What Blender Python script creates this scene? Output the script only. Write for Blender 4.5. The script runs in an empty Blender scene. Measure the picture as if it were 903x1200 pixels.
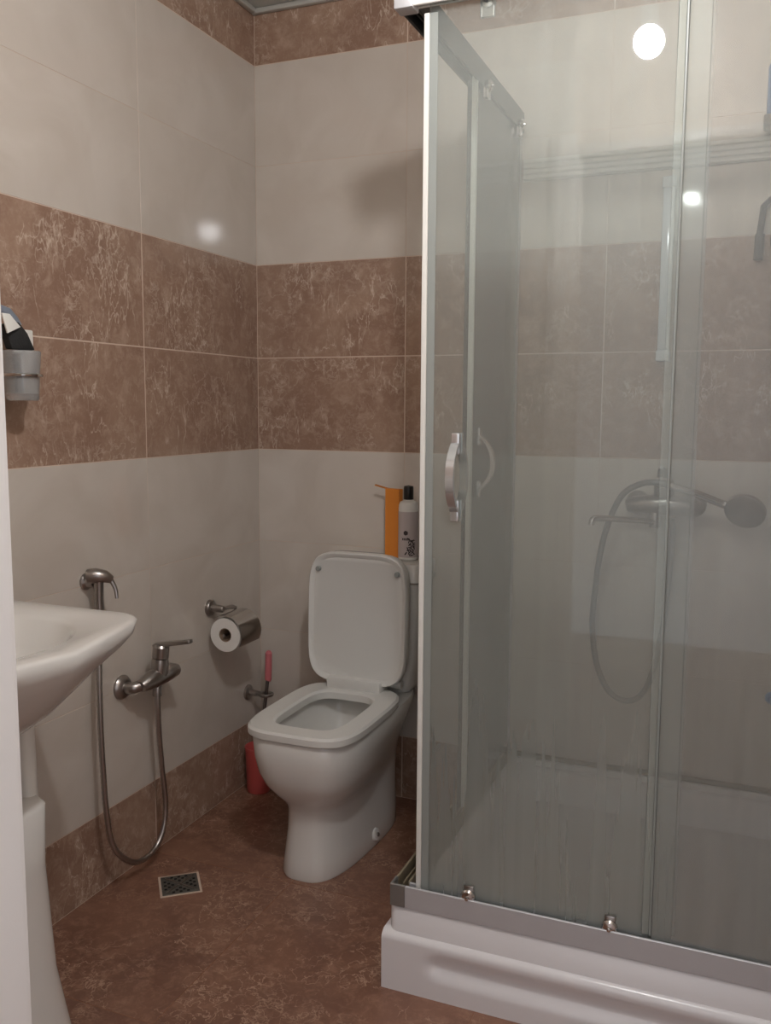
import bpy, bmesh, math, random
from mathutils import Vector, Matrix
random.seed(7)
PI = math.pi
SC = bpy.context.scene
COL = SC.collection

# ---------------------------------------------------------------- camera, world, lamp, exposure
cam_d = bpy.data.cameras.new('camera'); cam = bpy.data.objects.new('camera', cam_d); COL.objects.link(cam)
cam_d.sensor_fit = 'VERTICAL'; cam_d.sensor_height = 24.0
cam_d.lens = 1057.84 / 1200 * 24.0
cam_d.clip_start = 0.02
YAW, PITCH, ROLL = 0.38798, 0.1168, 0.0055
fw = Vector((-math.sin(YAW)*math.cos(PITCH), math.cos(YAW)*math.cos(PITCH), -math.sin(PITCH)))
rt = Vector((math.cos(YAW), math.sin(YAW), 0)); up = rt.cross(fw)
r2 = rt*math.cos(ROLL) + up*math.sin(ROLL); u2 = -rt*math.sin(ROLL) + up*math.cos(ROLL)
m = Matrix((r2, u2, -fw)).transposed().to_4x4(); m.translation = Vector((1.5466, -2.6476, 1.2733))
cam.matrix_world = m
SC.camera = cam

world = bpy.data.worlds.new('world'); SC.world = world; world.use_nodes = True
world.node_tree.nodes['Background'].inputs[0].default_value = (0.82, 0.82, 0.86, 1)
world.node_tree.nodes['Background'].inputs[1].default_value = 1.1

LAMP = (1.244, -1.636, 2.20)
LAMP_STRENGTH = 490.0
SC.view_settings.view_transform = 'Standard'
SC.view_settings.look = 'None'
SC.view_settings.exposure = 0.0
SC.view_settings.gamma = 1.0
SC.view_settings.use_curve_mapping = False

# ---------------------------------------------------------------- materials
def new_mat(name):
    mt = bpy.data.materials.new(name); mt.use_nodes = True
    nt = mt.node_tree; bs = nt.nodes['Principled BSDF']
    return mt, nt, bs
def node(nt, t, **kw):
    n = nt.nodes.new(t)
    for k, v in kw.items(): setattr(n, k, v)
    return n
def srgb(r, g, b):
    f = lambda c: (c/255/12.92) if c/255 <= .04045 else ((c/255+.055)/1.055)**2.4
    return (f(r), f(g), f(b), 1)
def simple(name, col, rough=.4, metal=0.0, var=.04, scale=12, bump=0.0, spec=None, trans=0.0, emit=None, coat=0):
    mt, nt, bs = new_mat(name)
    tc = node(nt, 'ShaderNodeTexCoord'); nz = node(nt, 'ShaderNodeTexNoise')
    nz.inputs['Scale'].default_value = scale; nz.inputs['Detail'].default_value = 4
    nt.links.new(tc.outputs['Object'], nz.inputs['Vector'])
    mx = node(nt, 'ShaderNodeMix', data_type='RGBA')
    mx.inputs[6].default_value = tuple(c*(1-var) for c in col[:3]) + (1,)
    mx.inputs[7].default_value = tuple(min(1, c*(1+var)) for c in col[:3]) + (1,)
    nt.links.new(nz.outputs['Fac'], mx.inputs[0]); nt.links.new(mx.outputs[2], bs.inputs['Base Color'])
    bs.inputs['Roughness'].default_value = rough; bs.inputs['Metallic'].default_value = metal
    if spec is not None: bs.inputs['Specular IOR Level'].default_value = spec
    if trans: bs.inputs['Transmission Weight'].default_value = trans
    if coat: bs.inputs['Coat Weight'].default_value = coat
    if bump:
        bp = node(nt, 'ShaderNodeBump'); bp.inputs['Strength'].default_value = bump; bp.inputs['Distance'].default_value = .002
        nt.links.new(nz.outputs['Fac'], bp.inputs['Height']); nt.links.new(bp.outputs['Normal'], bs.inputs['Normal'])
    return mt
def tile_coords(nt, spread=9.0):
    tc = node(nt, 'ShaderNodeTexCoord'); oi = node(nt, 'ShaderNodeObjectInfo')
    cb = node(nt, 'ShaderNodeCombineXYZ')
    ms = [node(nt, 'ShaderNodeMath', operation='MULTIPLY') for _ in range(3)]
    for i, q in enumerate(ms):
        q.inputs[1].default_value = spread*(1+i*.73); nt.links.new(oi.outputs['Random'], q.inputs[0])
        nt.links.new(q.outputs[0], cb.inputs[i])
    ad = node(nt, 'ShaderNodeVectorMath', operation='ADD')
    nt.links.new(tc.outputs['Object'], ad.inputs[0]); nt.links.new(cb.outputs[0], ad.inputs[1])
    return ad.outputs[0]
def marble(name, c_dark, c_mid, c_light, c_vein, rough=.16, vein=.75, bump=0.0):
    mt, nt, bs = new_mat(name); L = nt.links.new
    co = tile_coords(nt)
    def noise(scale, detail=5, rgh=.6, dist=0.0, src=None, off=None):
        n = node(nt, 'ShaderNodeTexNoise'); n.inputs['Scale'].default_value = scale; n.inputs['Detail'].default_value = detail
        n.inputs['Roughness'].default_value = rgh; n.inputs['Distortion'].default_value = dist
        v = src or co
        if off:
            a = node(nt, 'ShaderNodeVectorMath', operation='ADD'); a.inputs[1].default_value = (off, off*.7, off*1.3); L(v, a.inputs[0]); v = a.outputs[0]
        L(v, n.inputs['Vector']); return n
    def rng(src, a, b, lo=0.0, hi=1.0, smooth=True):
        m_ = node(nt, 'ShaderNodeMapRange'); m_.interpolation_type = 'SMOOTHSTEP' if smooth else 'LINEAR'
        m_.inputs['From Min'].default_value = a; m_.inputs['From Max'].default_value = b
        m_.inputs['To Min'].default_value = lo; m_.inputs['To Max'].default_value = hi; L(src, m_.inputs['Value']); return m_.outputs[0]
    def mul(a, b):
        q = node(nt, 'ShaderNodeMath', operation='MULTIPLY', use_clamp=True); L(a, q.inputs[0])
        if isinstance(b, float): q.inputs[1].default_value = b
        else: L(b, q.inputs[1])
        return q.outputs[0]
    def mix(f, a, b):
        q = node(nt, 'ShaderNodeMix', data_type='RGBA'); L(f, q.inputs[0])
        for k, v in ((6, a), (7, b)):
            if isinstance(v, tuple): q.inputs[k].default_value = v
            else: L(v, q.inputs[k])
        return q.outputs[2]
    big = noise(4.5, 6, .6, .8); fine = noise(26, 6, .7, .4, off=5.0); grit = noise(90, 3, .6, off=9.0)
    c = mix(rng(big.outputs['Fac'], .34, .64), c_dark, c_mid)
    c = mix(mul(rng(fine.outputs['Fac'], .44, .74), .85), c, c_light)
    c = mix(mul(rng(grit.outputs['Fac'], .55, .75), .35), c, c_light)
    # steep pale streaks: ridges of a stretched noise, masked into clusters
    rot = node(nt, 'ShaderNodeMapping'); rot.inputs['Rotation'].default_value = (.45, .45, .45); rot.inputs['Scale'].default_value = (2.3, 2.3, .85); L(co, rot.inputs[0])
    for scale, w, amt, off, lo, hi in ((11, .020, vein, 2.0, .50, .62), (6, .012, vein*.9, 7.0, .52, .62), (24, .03, vein*.6, 13.0, .46, .64)):
        n = noise(scale, 4, .55, 1.1, src=rot.outputs[0] if scale < 20 else co, off=off)
        n.inputs['Distortion'].default_value = .35
        sb = node(nt, 'ShaderNodeMath', operation='SUBTRACT'); sb.inputs[1].default_value = .5; L(n.outputs['Fac'], sb.inputs[0])
        ab = node(nt, 'ShaderNodeMath', operation='ABSOLUTE'); L(sb.outputs[0], ab.inputs[0])
        f = mul(mul(rng(ab.outputs[0], 0, w, 1, 0), rng(noise(5, 4, .6, off=off+20).outputs['Fac'], lo, hi)), float(amt))
        c = mix(f, c, c_vein)
    L(c, bs.inputs['Base Color']); bs.inputs['Roughness'].default_value = rough
    if bump:
        bp = node(nt, 'ShaderNodeBump'); bp.inputs['Strength'].default_value = bump; bp.inputs['Distance'].default_value = .003
        L(fine.outputs['Fac'], bp.inputs['Height']); L(bp.outputs['Normal'], bs.inputs['Normal'])
    return mt
def cream(name, a, b, rough=.14):
    mt, nt, bs = new_mat(name); L = nt.links.new
    co = tile_coords(nt)
    n1 = node(nt, 'ShaderNodeTexNoise'); n1.inputs['Scale'].default_value = 5; n1.inputs['Detail'].default_value = 7; n1.inputs['Distortion'].default_value = .8
    L(co, n1.inputs['Vector'])
    rp = node(nt, 'ShaderNodeValToRGB'); e = rp.color_ramp.elements
    e[0].position = .35; e[0].color = a; e[1].position = .65; e[1].color = b
    L(n1.outputs['Fac'], rp.inputs[0]); L(rp.outputs['Color'], bs.inputs['Base Color']); bs.inputs['Roughness'].default_value = rough
    n2 = node(nt, 'ShaderNodeTexNoise'); n2.inputs['Scale'].default_value = 9; n2.inputs['Detail'].default_value = 2; L(co, n2.inputs['Vector'])
    bp = node(nt, 'ShaderNodeBump'); bp.inputs['Strength'].default_value = .02; bp.inputs['Distance'].default_value = .004
    L(n2.outputs['Fac'], bp.inputs['Height']); L(bp.outputs['Normal'], bs.inputs['Normal'])
    return mt
def glass_mat(name, haze_lo, haze_hi, tint, zsplit=1.86, rough=.02, stripes=.5):
    """clear pane: fresnel gloss over tinted transparency, with a dried water film that scatters light"""
    mt, nt, bs = new_mat(name); L = nt.links.new
    nt.nodes.remove(bs); out = nt.nodes['Material Output']
    tr = node(nt, 'ShaderNodeBsdfTransparent'); tr.inputs[0].default_value = tint
    df = node(nt, 'ShaderNodeBsdfDiffuse'); df.inputs[0].default_value = (.82, .86, .82, 1)
    tl = node(nt, 'ShaderNodeBsdfTranslucent'); tl.inputs[0].default_value = (.82, .86, .82, 1)
    dm = node(nt, 'ShaderNodeMixShader'); dm.inputs[0].default_value = .5; L(df.outputs[0], dm.inputs[1]); L(tl.outputs[0], dm.inputs[2])
    gl = node(nt, 'ShaderNodeBsdfGlossy'); gl.inputs['Roughness'].default_value = rough
    tc = node(nt, 'ShaderNodeTexCoord'); mp = node(nt, 'ShaderNodeMapping'); mp.inputs['Scale'].default_value = (26, 26, .5)
    L(tc.outputs['Object'], mp.inputs[0])
    nz = node(nt, 'ShaderNodeTexNoise'); nz.inputs['Scale'].default_value = 1.4; nz.inputs['Detail'].default_value = 5; L(mp.outputs[0], nz.inputs['Vector'])
    sx = node(nt, 'ShaderNodeSeparateXYZ'); L(tc.outputs['Object'], sx.inputs[0])
    mr = node(nt, 'ShaderNodeMapRange'); mr.interpolation_type = 'SMOOTHSTEP'
    mr.inputs['From Min'].default_value = zsplit-.12; mr.inputs['From Max'].default_value = zsplit+.05
    mr.inputs['To Min'].default_value = haze_lo; mr.inputs['To Max'].default_value = haze_hi
    L(sx.outputs['Z'], mr.inputs['Value'])
    m2 = node(nt, 'ShaderNodeMapRange'); m2.inputs['From Min'].default_value = .3; m2.inputs['From Max'].default_value = .7
    m2.inputs['To Min'].default_value = 1-stripes; m2.inputs['To Max'].default_value = 1+stripes
    L(nz.outputs['Fac'], m2.inputs['Value'])
    # soap film thickens towards the tray
    m3 = node(nt, 'ShaderNodeMapRange'); m3.interpolation_type = 'SMOOTHSTEP'; m3.inputs['From Min'].default_value = .05; m3.inputs['From Max'].default_value = .95
    m3.inputs['To Min'].default_value = 1.3; m3.inputs['To Max'].default_value = 1.0; L(sx.outputs['Z'], m3.inputs['Value'])
    m4 = node(nt, 'ShaderNodeMath', operation='MULTIPLY'); L(m2.outputs[0], m4.inputs[0]); L(m3.outputs[0], m4.inputs[1])
    mu = node(nt, 'ShaderNodeMath', operation='MULTIPLY', use_clamp=True); L(mr.outputs[0], mu.inputs[0]); L(m4.outputs[0], mu.inputs[1])
    a = node(nt, 'ShaderNodeMixShader'); L(mu.outputs[0], a.inputs[0]); L(tr.outputs[0], a.inputs[1]); L(dm.outputs[0], a.inputs[2])
    fr = node(nt, 'ShaderNodeFresnel'); fr.inputs['IOR'].default_value = 1.45
    b = node(nt, 'ShaderNodeMixShader'); L(fr.outputs[0], b.inputs[0]); L(a.outputs[0], b.inputs[1]); L(gl.outputs[0], b.inputs[2])
    L(b.outputs[0], out.inputs['Surface'])
    return mt

M = {}
M['brown'] = marble('brown_marble_tile', srgb(150, 120, 103), srgb(166, 137, 118), srgb(188, 162, 143), srgb(216, 196, 178), rough=.13)
M['floor'] = marble('floor_marble_tile', srgb(122, 86, 71), srgb(142, 103, 84), srgb(166, 126, 104), srgb(204, 170, 146), rough=.3, vein=.7)
M['cream'] = cream('cream_tile', srgb(205, 195, 184), srgb(213, 204, 194), rough=.07)
M['grout'] = simple('grout', srgb(214, 192, 174), .85, bump=.1, scale=200)
M['floor_grout'] = simple('floor_grout', srgb(150, 108, 86), .9, bump=.3, scale=200)
M['ceiling'] = simple('ceiling_panel', srgb(196, 196, 190), .35)
M['ceramic'] = simple('white_ceramic', srgb(226, 223, 218), .1, var=.01, coat=.3)
M['seat'] = simple('seat_plastic', srgb(224, 222, 217), .28, var=.01)
M['acrylic'] = simple('white_acrylic', srgb(234, 231, 232), .22, var=.015)
M['chrome'] = simple('chrome', (.62, .60, .58, 1), .14, 1.0, var=.05, scale=30)
M['handle'] = simple('bright_chrome', (.74, .75, .76, 1), .2, .75, var=.02)
M['dullchrome'] = simple('worn_chrome', (.42, .39, .37, 1), .3, 1.0, var=.15, scale=40)
M['hose'] = simple('steel_hose', (.46, .43, .41, 1), .32, 1.0, var=.1, scale=90)
M['alu'] = simple('satin_aluminium', (.60, .60, .62, 1), .42, .3, var=.05, scale=20)
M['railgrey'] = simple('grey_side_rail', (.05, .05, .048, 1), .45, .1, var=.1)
M['aludark'] = simple('dark_aluminium', (.30, .30, .29, 1), .4, .6, var=.1)
M['white'] = simple('white_plastic', srgb(232, 230, 224), .35, var=.015)
M['whitepaint'] = simple('white_gloss_paint', srgb(236, 232, 229), .3, var=.02, scale=3)
M['seal'] = simple('clear_seal_strip', srgb(214, 218, 212), .3, var=.03)
M['sealgrey'] = simple('grey_seal_strip', srgb(150, 154, 150), .35, var=.05)
M['paper'] = simple('toilet_paper', srgb(232, 228, 222), .9, var=.03, scale=60, bump=.3)
M['card'] = simple('paper_core', srgb(150, 128, 108), .9)
M['orange'] = simple('orange_card', srgb(228, 140, 52), .5, var=.08, scale=9)
M['black'] = simple('black_plastic', srgb(30, 27, 26), .3)
M['bristle'] = simple('black_bristle', srgb(34, 34, 34), .7, bump=.8, scale=260, var=.3)
M['label'] = simple('label_paper', srgb(196, 184, 182), .5)
M['ink'] = simple('dark_ink', srgb(62, 52, 52), .6)
M['pink'] = simple('pink_plastic', srgb(226, 130, 136), .35)
M['redpink'] = simple('red_pink_plastic', srgb(196, 88, 84), .35)
M['hosedark'] = simple('dark_steel_hose', (.22, .21, .20, 1), .4, .8)
M['darksteel'] = simple('dark_steel', (.2, .17, .16, 1), .35, .9)
M['mildew'] = simple('mildewed_silicone', srgb(118, 108, 92), .7, var=.5, scale=14)
M['dirtyalu'] = simple('dirty_track', srgb(150, 138, 116), .6, .2, var=.45, scale=25)
M['drain'] = simple('drain_steel', (.16, .15, .13, 1), .5, .6, var=.3, scale=60)
M['hole'] = simple('drain_hole', (.01, .01, .01, 1), .9)
M['blue'] = simple('blue_plastic', srgb(70, 130, 190), .3)
M['bluegrey'] = simple('blue_grey_plastic', srgb(120, 128, 140), .4)
M['darkgrey'] = simple('dark_grey_plastic', srgb(74, 70, 68), .45)
M['bar'] = simple('pale_blue_bar', srgb(228, 234, 240), .15, var=.03)
M['water'] = simple('bowl_water', (.75, .8, .78, 1), .03, trans=.0, var=.02)
M['brass'] = simple('brass_fitting', srgb(150, 130, 84), .4, .7)
M['glass_door'] = glass_mat('door_glass', .23, .10, (.965, .985, .972, 1), stripes=.10)
M['glass_fixed'] = glass_mat('fixed_glass', .19, .09, (.975, .98, .975, 1), stripes=.15)
mt, nt, bs = new_mat('smoked_clear_glass')
bs.inputs['Base Color'].default_value = (.80, .82, .82, 1); bs.inputs['Roughness'].default_value = .15
bs.inputs['Transmission Weight'].default_value = .75
M['tumbler'] = mt
mt, nt, bs = new_mat('lamp_bulb')
bs.inputs['Emission Color'].default_value = (.98, .985, 1.0, 1); bs.inputs['Emission Strength'].default_value = LAMP_STRENGTH
M['bulb'] = mt

# ---------------------------------------------------------------- mesh builder
class MB:
    def __init__(s): s.bm = bmesh.new()
    def add(s, src):
        me = bpy.data.meshes.new('tmp'); src.to_mesh(me); src.free(); s.bm.from_mesh(me); bpy.data.meshes.remove(me); return s
    def box(s, lo, hi, bev=0.0, seg=2, mat=None):
        b = bmesh.new()
        c = [(lo[i]+hi[i])/2 for i in range(3)]; d = [hi[i]-lo[i] for i in range(3)]
        bmesh.ops.create_cube(b, size=1)
        for v in b.verts: v.co = Vector([v.co[i]*d[i]+c[i] for i in range(3)])
        if bev: bmesh.ops.bevel(b, geom=list(b.edges), offset=bev, segments=seg, profile=.5, affect='EDGES')
        if mat is not None: bmesh.ops.transform(b, matrix=mat, verts=b.verts)
        return s.add(b)
    def grid(s, rings, close_u=True, cap0=True, cap1=True):
        b = bmesh.new(); vs = [[b.verts.new(p) for p in r] for r in rings]; n = len(rings[0])
        for i in range(len(rings)-1):
            for j in range(n if close_u else n-1):
                k = (j+1) % n
                try: b.faces.new((vs[i][j], vs[i][k], vs[i+1][k], vs[i+1][j]))
                except ValueError: pass
        if cap0: b.faces.new(list(reversed(vs[0])))
        if cap1: b.faces.new(vs[-1])
        bmesh.ops.recalc_face_normals(b, faces=b.faces)
        return s.add(b)
    def tube(s, pts, r, n=12, smooth=0, cap=True):
        pts = [Vector(p) for p in pts]
        if smooth: pts = catmull(pts, smooth)
        rr = r if isinstance(r, (list, tuple)) else [r]*len(pts)
        if len(rr) != len(pts): rr = [rr[0]+(rr[-1]-rr[0])*i/(len(pts)-1) for i in range(len(pts))]
        t0 = (pts[1]-pts[0]).normalized()
        nrm = t0.orthogonal().normalized(); rings = []
        for i, p in enumerate(pts):
            t = (pts[min(i+1, len(pts)-1)]-pts[max(i-1, 0)]).normalized()
            nrm = (nrm - t*nrm.dot(t)).normalized(); bn = t.cross(nrm)
            rings.append([p+(nrm*math.cos(a)+bn*math.sin(a))*rr[i] for a in [2*PI*j/n for j in range(n)]])
        return s.grid(rings, True, cap, cap)
    def lathe(s, prof, origin, axis=(0, 0, 1), n=24, cap=True):
        ax = Vector(axis).normalized(); u = ax.orthogonal().normalized(); w = ax.cross(u); o = Vector(origin)
        rings = [[o+ax*h+(u*math.cos(a)+w*math.sin(a))*max(r, 1e-4) for a in [2*PI*j/n for j in range(n)]] for r, h in prof]
        return s.grid(rings, True, cap, cap)
    def sphere(s, c, r, sc=(1, 1, 1), seg=16):
        b = bmesh.new(); bmesh.ops.create_uvsphere(b, u_segments=seg, v_segments=seg//2+2, radius=r)
        for v in b.verts: v.co = Vector([v.co[i]*sc[i]+c[i] for i in range(3)])
        return s.add(b)
    def prism(s, pts, d, bev=0.0):
        """extrude closed polygon (world points) along vector d"""
        d = Vector(d); b = bmesh.new()
        a = [b.verts.new(Vector(p)) for p in pts]; c = [b.verts.new(Vector(p)+d) for p in pts]; n = len(pts)
        b.faces.new(a); b.faces.new(list(reversed(c)))
        for i in range(n): b.faces.new((a[i], c[i], c[(i+1) % n], a[(i+1) % n]))
        bmesh.ops.recalc_face_normals(b, faces=b.faces)
        if bev: bmesh.ops.bevel(b, geom=[e for e in b.edges if e.calc_face_angle(0) > .6], offset=bev, segments=2, profile=.5, affect='EDGES')
        return s.add(b)
    def build(s, name, mat, parent=None, loc=None, angle=35, label=None):
        me = bpy.data.meshes.new(name); s.bm.to_mesh(me); s.bm.free()
        root = parent
        while root is not None and root.parent is not None: root = root.parent
        o = bpy.data.objects.new(name, me); COL.objects.link(o)
        if parent is not None:
            me.transform(Matrix.Translation(-root.location)); o.parent = parent
        elif loc is not None:
            me.transform(Matrix.Translation(-Vector(loc))); o.location = loc
        me.shade_smooth(); me.set_sharp_from_angle(angle=math.radians(angle))
        me.materials.append(M[mat] if isinstance(mat, str) else mat)
        if label: o['label'] = label
        return o
def catmull(p, k):
    out = []
    q = [p[0]*2-p[1]] + p + [p[-1]*2-p[-2]]
    for i in range(1, len(q)-2):
        for j in range(k):
            t = j/k
            out.append(.5*((2*q[i])+(q[i+1]-q[i-1])*t+(2*q[i-1]-5*q[i]+4*q[i+1]-q[i+2])*t*t+(3*q[i]-q[i-1]-3*q[i+1]+q[i+2])*t**3))
    out.append(p[-1]); return out
def thing(name, label, cat, loc, group=None):
    o = bpy.data.objects.new(name, None); COL.objects.link(o); o.location = loc; o.empty_display_size = .05
    o['label'] = label; o['category'] = cat
    if group: o['group'] = group
    return o
def tag(o, label, cat, group=None):
    o['label'] = label; o['category'] = cat
    if group: o['group'] = group
    return o
def structure(o, label=None, cat='wall'):
    o['kind'] = 'structure'
    if label: o['label'] = label; o['category'] = cat
    return o
def superellipse(cx, cy, ax, ay, n, k=48, z=0.0):
    out = []
    for i in range(k):
        a = 2*PI*i/k; c, s_ = math.cos(a), math.sin(a)
        out.append(Vector((cx+ax*math.copysign(abs(c)**(2/n), c), cy+ay*math.copysign(abs(s_)**(2/n), s_), z)))
    return out

# ---------------------------------------------------------------- room shell
XR, YF, H = 1.765, -2.10, 2.515
rows = [0, .208, .515, .821, 1.128, 1.428, 1.728, 2.038, 2.348, H]
kinds = ['b', 'c', 'c', 'c', 'b', 'b', 'c', 'c', 'b']
GAP = .0036; TH = .006
tile_cache = {}
def tile_mesh(w, h, kind, axis):
    key = (round(w, 4), round(h, 4), kind, axis)
    if key in tile_cache: return tile_cache[key]
    b = MB(); g = (GAP if kind == 'b' else .0012)/2
    if axis == 'x': b.box((g, -TH, g), (w-g, 0, h-g), .0005, 1)
    elif axis == 'y': b.box((0, g, g), (TH, w-g, h-g), .0005, 1)
    elif axis == 'xr': b.box((g, 0, g), (w-g, TH, h-g), .0005, 1)
    else: b.box((-TH, g, g), (0, w-g, h-g), .0005, 1)
    me = bpy.data.meshes.new('tile'); b.bm.to_mesh(me); b.bm.free()
    me.materials.append(M[{'b': 'brown', 'c': 'cream'}[kind]])
    tile_cache[key] = me; return me
def place_tile(me, loc, parent, name):
    o = bpy.data.objects.new(name, me); COL.objects.link(o); o.parent = parent; o.location = loc
NM = {'b': 'brown_marble_tile', 'c': 'cream_tile'}
def wall(name, lo, hi, label):
    return structure(MB().box(lo, hi).build(name, 'grout'), label)
wl = wall('wall_left', (-.1, YF-.1, -.05), (.0053, .1, H+.05), 'left wall of cream tiles with two bands of brown marble tiles')
wb = wall('wall_back', (.0053, -.0053, -.05), (XR-.0053, .1, H+.05), 'back wall of cream and brown marble tiles behind toilet and shower')
wr = wall('wall_right', (XR-.0053, YF-.1, -.05), (XR+.1, .1, H+.05), 'right tiled wall closing the shower')
ycols = [0, -.606, -1.212, -1.818, YF]
xcols = [0, .5295, 1.133, 1.7365, XR]
for i in range(9):
    h = rows[i+1]-rows[i]
    for j in range(4):
        w = ycols[j]-ycols[j+1]
        place_tile(tile_mesh(w, h, kinds[i], 'y'), (0, ycols[j+1], rows[i]), wl, NM[kinds[i]])
        place_tile(tile_mesh(w, h, kinds[i], 'yr'), (XR, ycols[j+1], rows[i]), wr, NM[kinds[i]])
        w = xcols[j+1]-xcols[j]
        if w > .01: place_tile(tile_mesh(w-(.0065 if j == 0 else 0), h, kinds[i], 'x'), (xcols[j]+(.0065 if j == 0 else 0), 0, rows[i]), wb, NM[kinds[i]])
# front wall with the doorway the camera looks through
DX0, DX1, DH = .986, 1.735, 2.06
wf_ = MB().box((0, YF-.1, -.05), (DX0-.03, YF, H+.05)).box((DX0-.03, YF-.1, DH+.03), (XR, YF, H+.05)).build('wall_front', 'grout')
structure(wf_, 'front tiled wall around the doorway')
for i in range(9):
    h = rows[i+1]-rows[i]
    for a, b in ((0.0065, .46), (.46, .972)):
        place_tile(tile_mesh(b-a, h, kinds[i], 'xr'), (a, YF, rows[i]), wf_, NM[kinds[i]])
# door frame (left jamb in view)
jb = MB()
jb.box((DX0-.03, YF-.10, 0), (DX0, YF+.012, DH+.03), .003)
jb.box((DX1, YF-.10, 0), (XR-.002, YF+.012, DH+.03), .003)
jb.box((DX0, YF-.10, DH), (DX1, YF+.012, DH+.03), .003)
jb.box((DX0-.005, YF-.065, 0), (DX0+.010, YF-.030, DH), .003)
dj = structure(jb.build('door_1', 'whitepaint'), 'white painted door frame at the left edge of view', 'door frame')
cs = MB().box((DX0-.085, YF+.0065, 0), (DX0-.004, YF+.020, DH+.06), .004).box((DX0-.070, YF+.0185, 0), (DX0-.050, YF+.0245, DH+.05), .003)
cs.build('casing', 'whitepaint', dj)
# floor
FT = .604
fl = structure(MB().box((-.1, YF-.1, -.05), (XR+.1, .1, -.0008)).build('floor', 'floor_grout'), 'brown marble-look tiled bathroom floor', 'floor')
fmesh = {}
fy = [0, -.62, -1.224, -1.828, YF]; fx = [0, .45, 1.054, 1.658, XR]
for i in range(4):
    for j in range(4):
        x0, x1, y1, y0 = fx[i], fx[i+1], fy[j], fy[j+1]
        key = (round(x1-x0, 3), round(y1-y0, 3))
        if key not in fmesh:
            b = MB().box((.001, .001, -.008), (x1-x0-.001, y1-y0-.001, 0), .0006, 1)
            me = bpy.data.meshes.new('tile'); b.bm.to_mesh(me); b.bm.free(); me.materials.append(M['floor']); fmesh[key] = me
        place_tile(fmesh[key], (x0, y0, 0), fl, 'floor_tile')
hall = structure(MB().box((-.6, -4.2, -.05), (2.9, YF-.1, -.002)).build('floor_hall', M['floor']), 'hall floor outside the doorway', 'floor')
# ceiling of long narrow panels running along the back wall, with cornice
ce = structure(MB().box((-.1, YF-.1, H+.012), (XR+.1, .1, H+.06)).build('ceiling', 'ceiling'), 'pale panelled ceiling', 'ceiling')
pm = None; k = 0; y = 0
while y > YF:
    w = min(.1, y-YF)
    if pm is None or w < .0999:
        b = MB().box((.007, .0015, 0), (XR-.007, w-.0015, .011), .002, 1)
        pm = bpy.data.meshes.new('panel'); b.bm.to_mesh(pm); b.bm.free(); pm.materials.append(M['ceiling'])
    place_tile(pm, (0, y-w, H+.001), ce, 'ceiling_panel'); y -= .1
def cornice(name, lo, hi):
    structure(MB().box(lo, hi, .004).build(name, 'ceiling'), None)
cornice('trim_1', (.0065, -.026, H-.016), (XR-.0065, -.0065, H)); cornice('trim_2', (.0065, YF+.006, H-.016), (.026, -.026, H))

# ---------------------------------------------------------------- ceiling lamp
lp = thing('pendant_lamp', 'bare round bulb hanging from the ceiling in front of the shower', 'lamp', (LAMP[0], LAMP[1], H))
MB().lathe([(.045, 0), (.045, -.012), (.012, -.025)], (LAMP[0], LAMP[1], H)).build('ceiling_rose', 'white', lp)
MB().tube([(LAMP[0], LAMP[1], H-.02), (LAMP[0], LAMP[1], 2.29)], .003, 8).build('cord', 'white', lp)
MB().lathe([(.010, .10), (.020, .09), (.021, .045), (.017, .034)], LAMP).build('socket', 'white', lp)
MB().sphere(LAMP, .038, seg=24).build('bulb', 'bulb', lp)

# ---------------------------------------------------------------- toilet
TX = .468
def outline(yf, yb, wfr, wbk, z, n=3.4, k=56):
    cy = (yf+yb)/2; ay = (yb-yf)/2; out = []
    for i in range(k):
        a = 2*PI*i/k; c, s_ = math.cos(a), math.sin(a)
        ny = math.copysign(abs(s_)**(2/n), s_); t = (ny+1)/2
        t = t*t*(3-2*t); w = wfr*(1-t)+wbk*t
        out.append(Vector((TX+w*math.copysign(abs(c)**(2/n), c), cy+ay*ny, z)))
    return out
toilet = thing('toilet', 'white ceramic toilet with raised lid standing left of the shower', 'toilet', (TX, -.35, 0))
R = []
for z, yf, yb, wfr, wbk, n in ((0, -.603, -.09, .098, .120, 2.9), (.008, -.606, -.085, .101, .123, 2.9), (.05, -.598, -.08, .097, .118, 2.9), (.12, -.588, -.07, .093, .112, 2.8),
        (.175, -.585, -.06, .093, .108, 2.8), (.195, -.590, -.055, .098, .108, 2.8), (.212, -.602, -.055, .110, .108, 2.9), (.232, -.620, -.05, .128, .110, 3.0), (.26, -.639, -.045, .146, .114, 3.2),
        (.295, -.653, -.04, .157, .124, 3.4), (.34, -.661, -.035, .163, .140, 3.6), (.39, -.663, -.03, .164, .158, 3.8), (.402, -.657, -.035, .158, .154, 3.8)):
    R.append(outline(yf, yb, wfr, wbk, z, n))
for z, yf, yb, w, n in ((.404, -.622, -.215, .122, 3.4), (.396, -.612, -.225, .112, 3.2), (.35, -.595, -.235, .108, 3.0), (.29, -.560, -.25, .095, 2.7), (.24, -.51, -.28, .07, 2.4), (.215, -.47, -.31, .045, 2.2)):
    R.append(outline(yf, yb, w, w, z, n))
bowl = MB().grid(R, True, True, True).build('bowl', 'ceramic', toilet, angle=50)
MB().grid([outline(-.545, -.258, .082, .082, .262, 2.6), outline(-.545, -.258, .082, .082, .266, 2.6)]).build('water', 'water', toilet)
# side plinth lugs with bolts
for sgn in (-1, 1):
    lug = MB().lathe([(.020, -.03), (.020, .0), (.017, .006), (.0, .008)], (TX+sgn*.110, -.34, .034), (sgn, -.1, .25)).build('bolt_lug', 'ceramic', bowl)
    MB().lathe([(.006, .0), (.006, .011), (.003, .013)], (TX+sgn*.110, -.34, .034), (sgn, -.1, .25), n=12).build('bolt', 'dullchrome', toilet)
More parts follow.
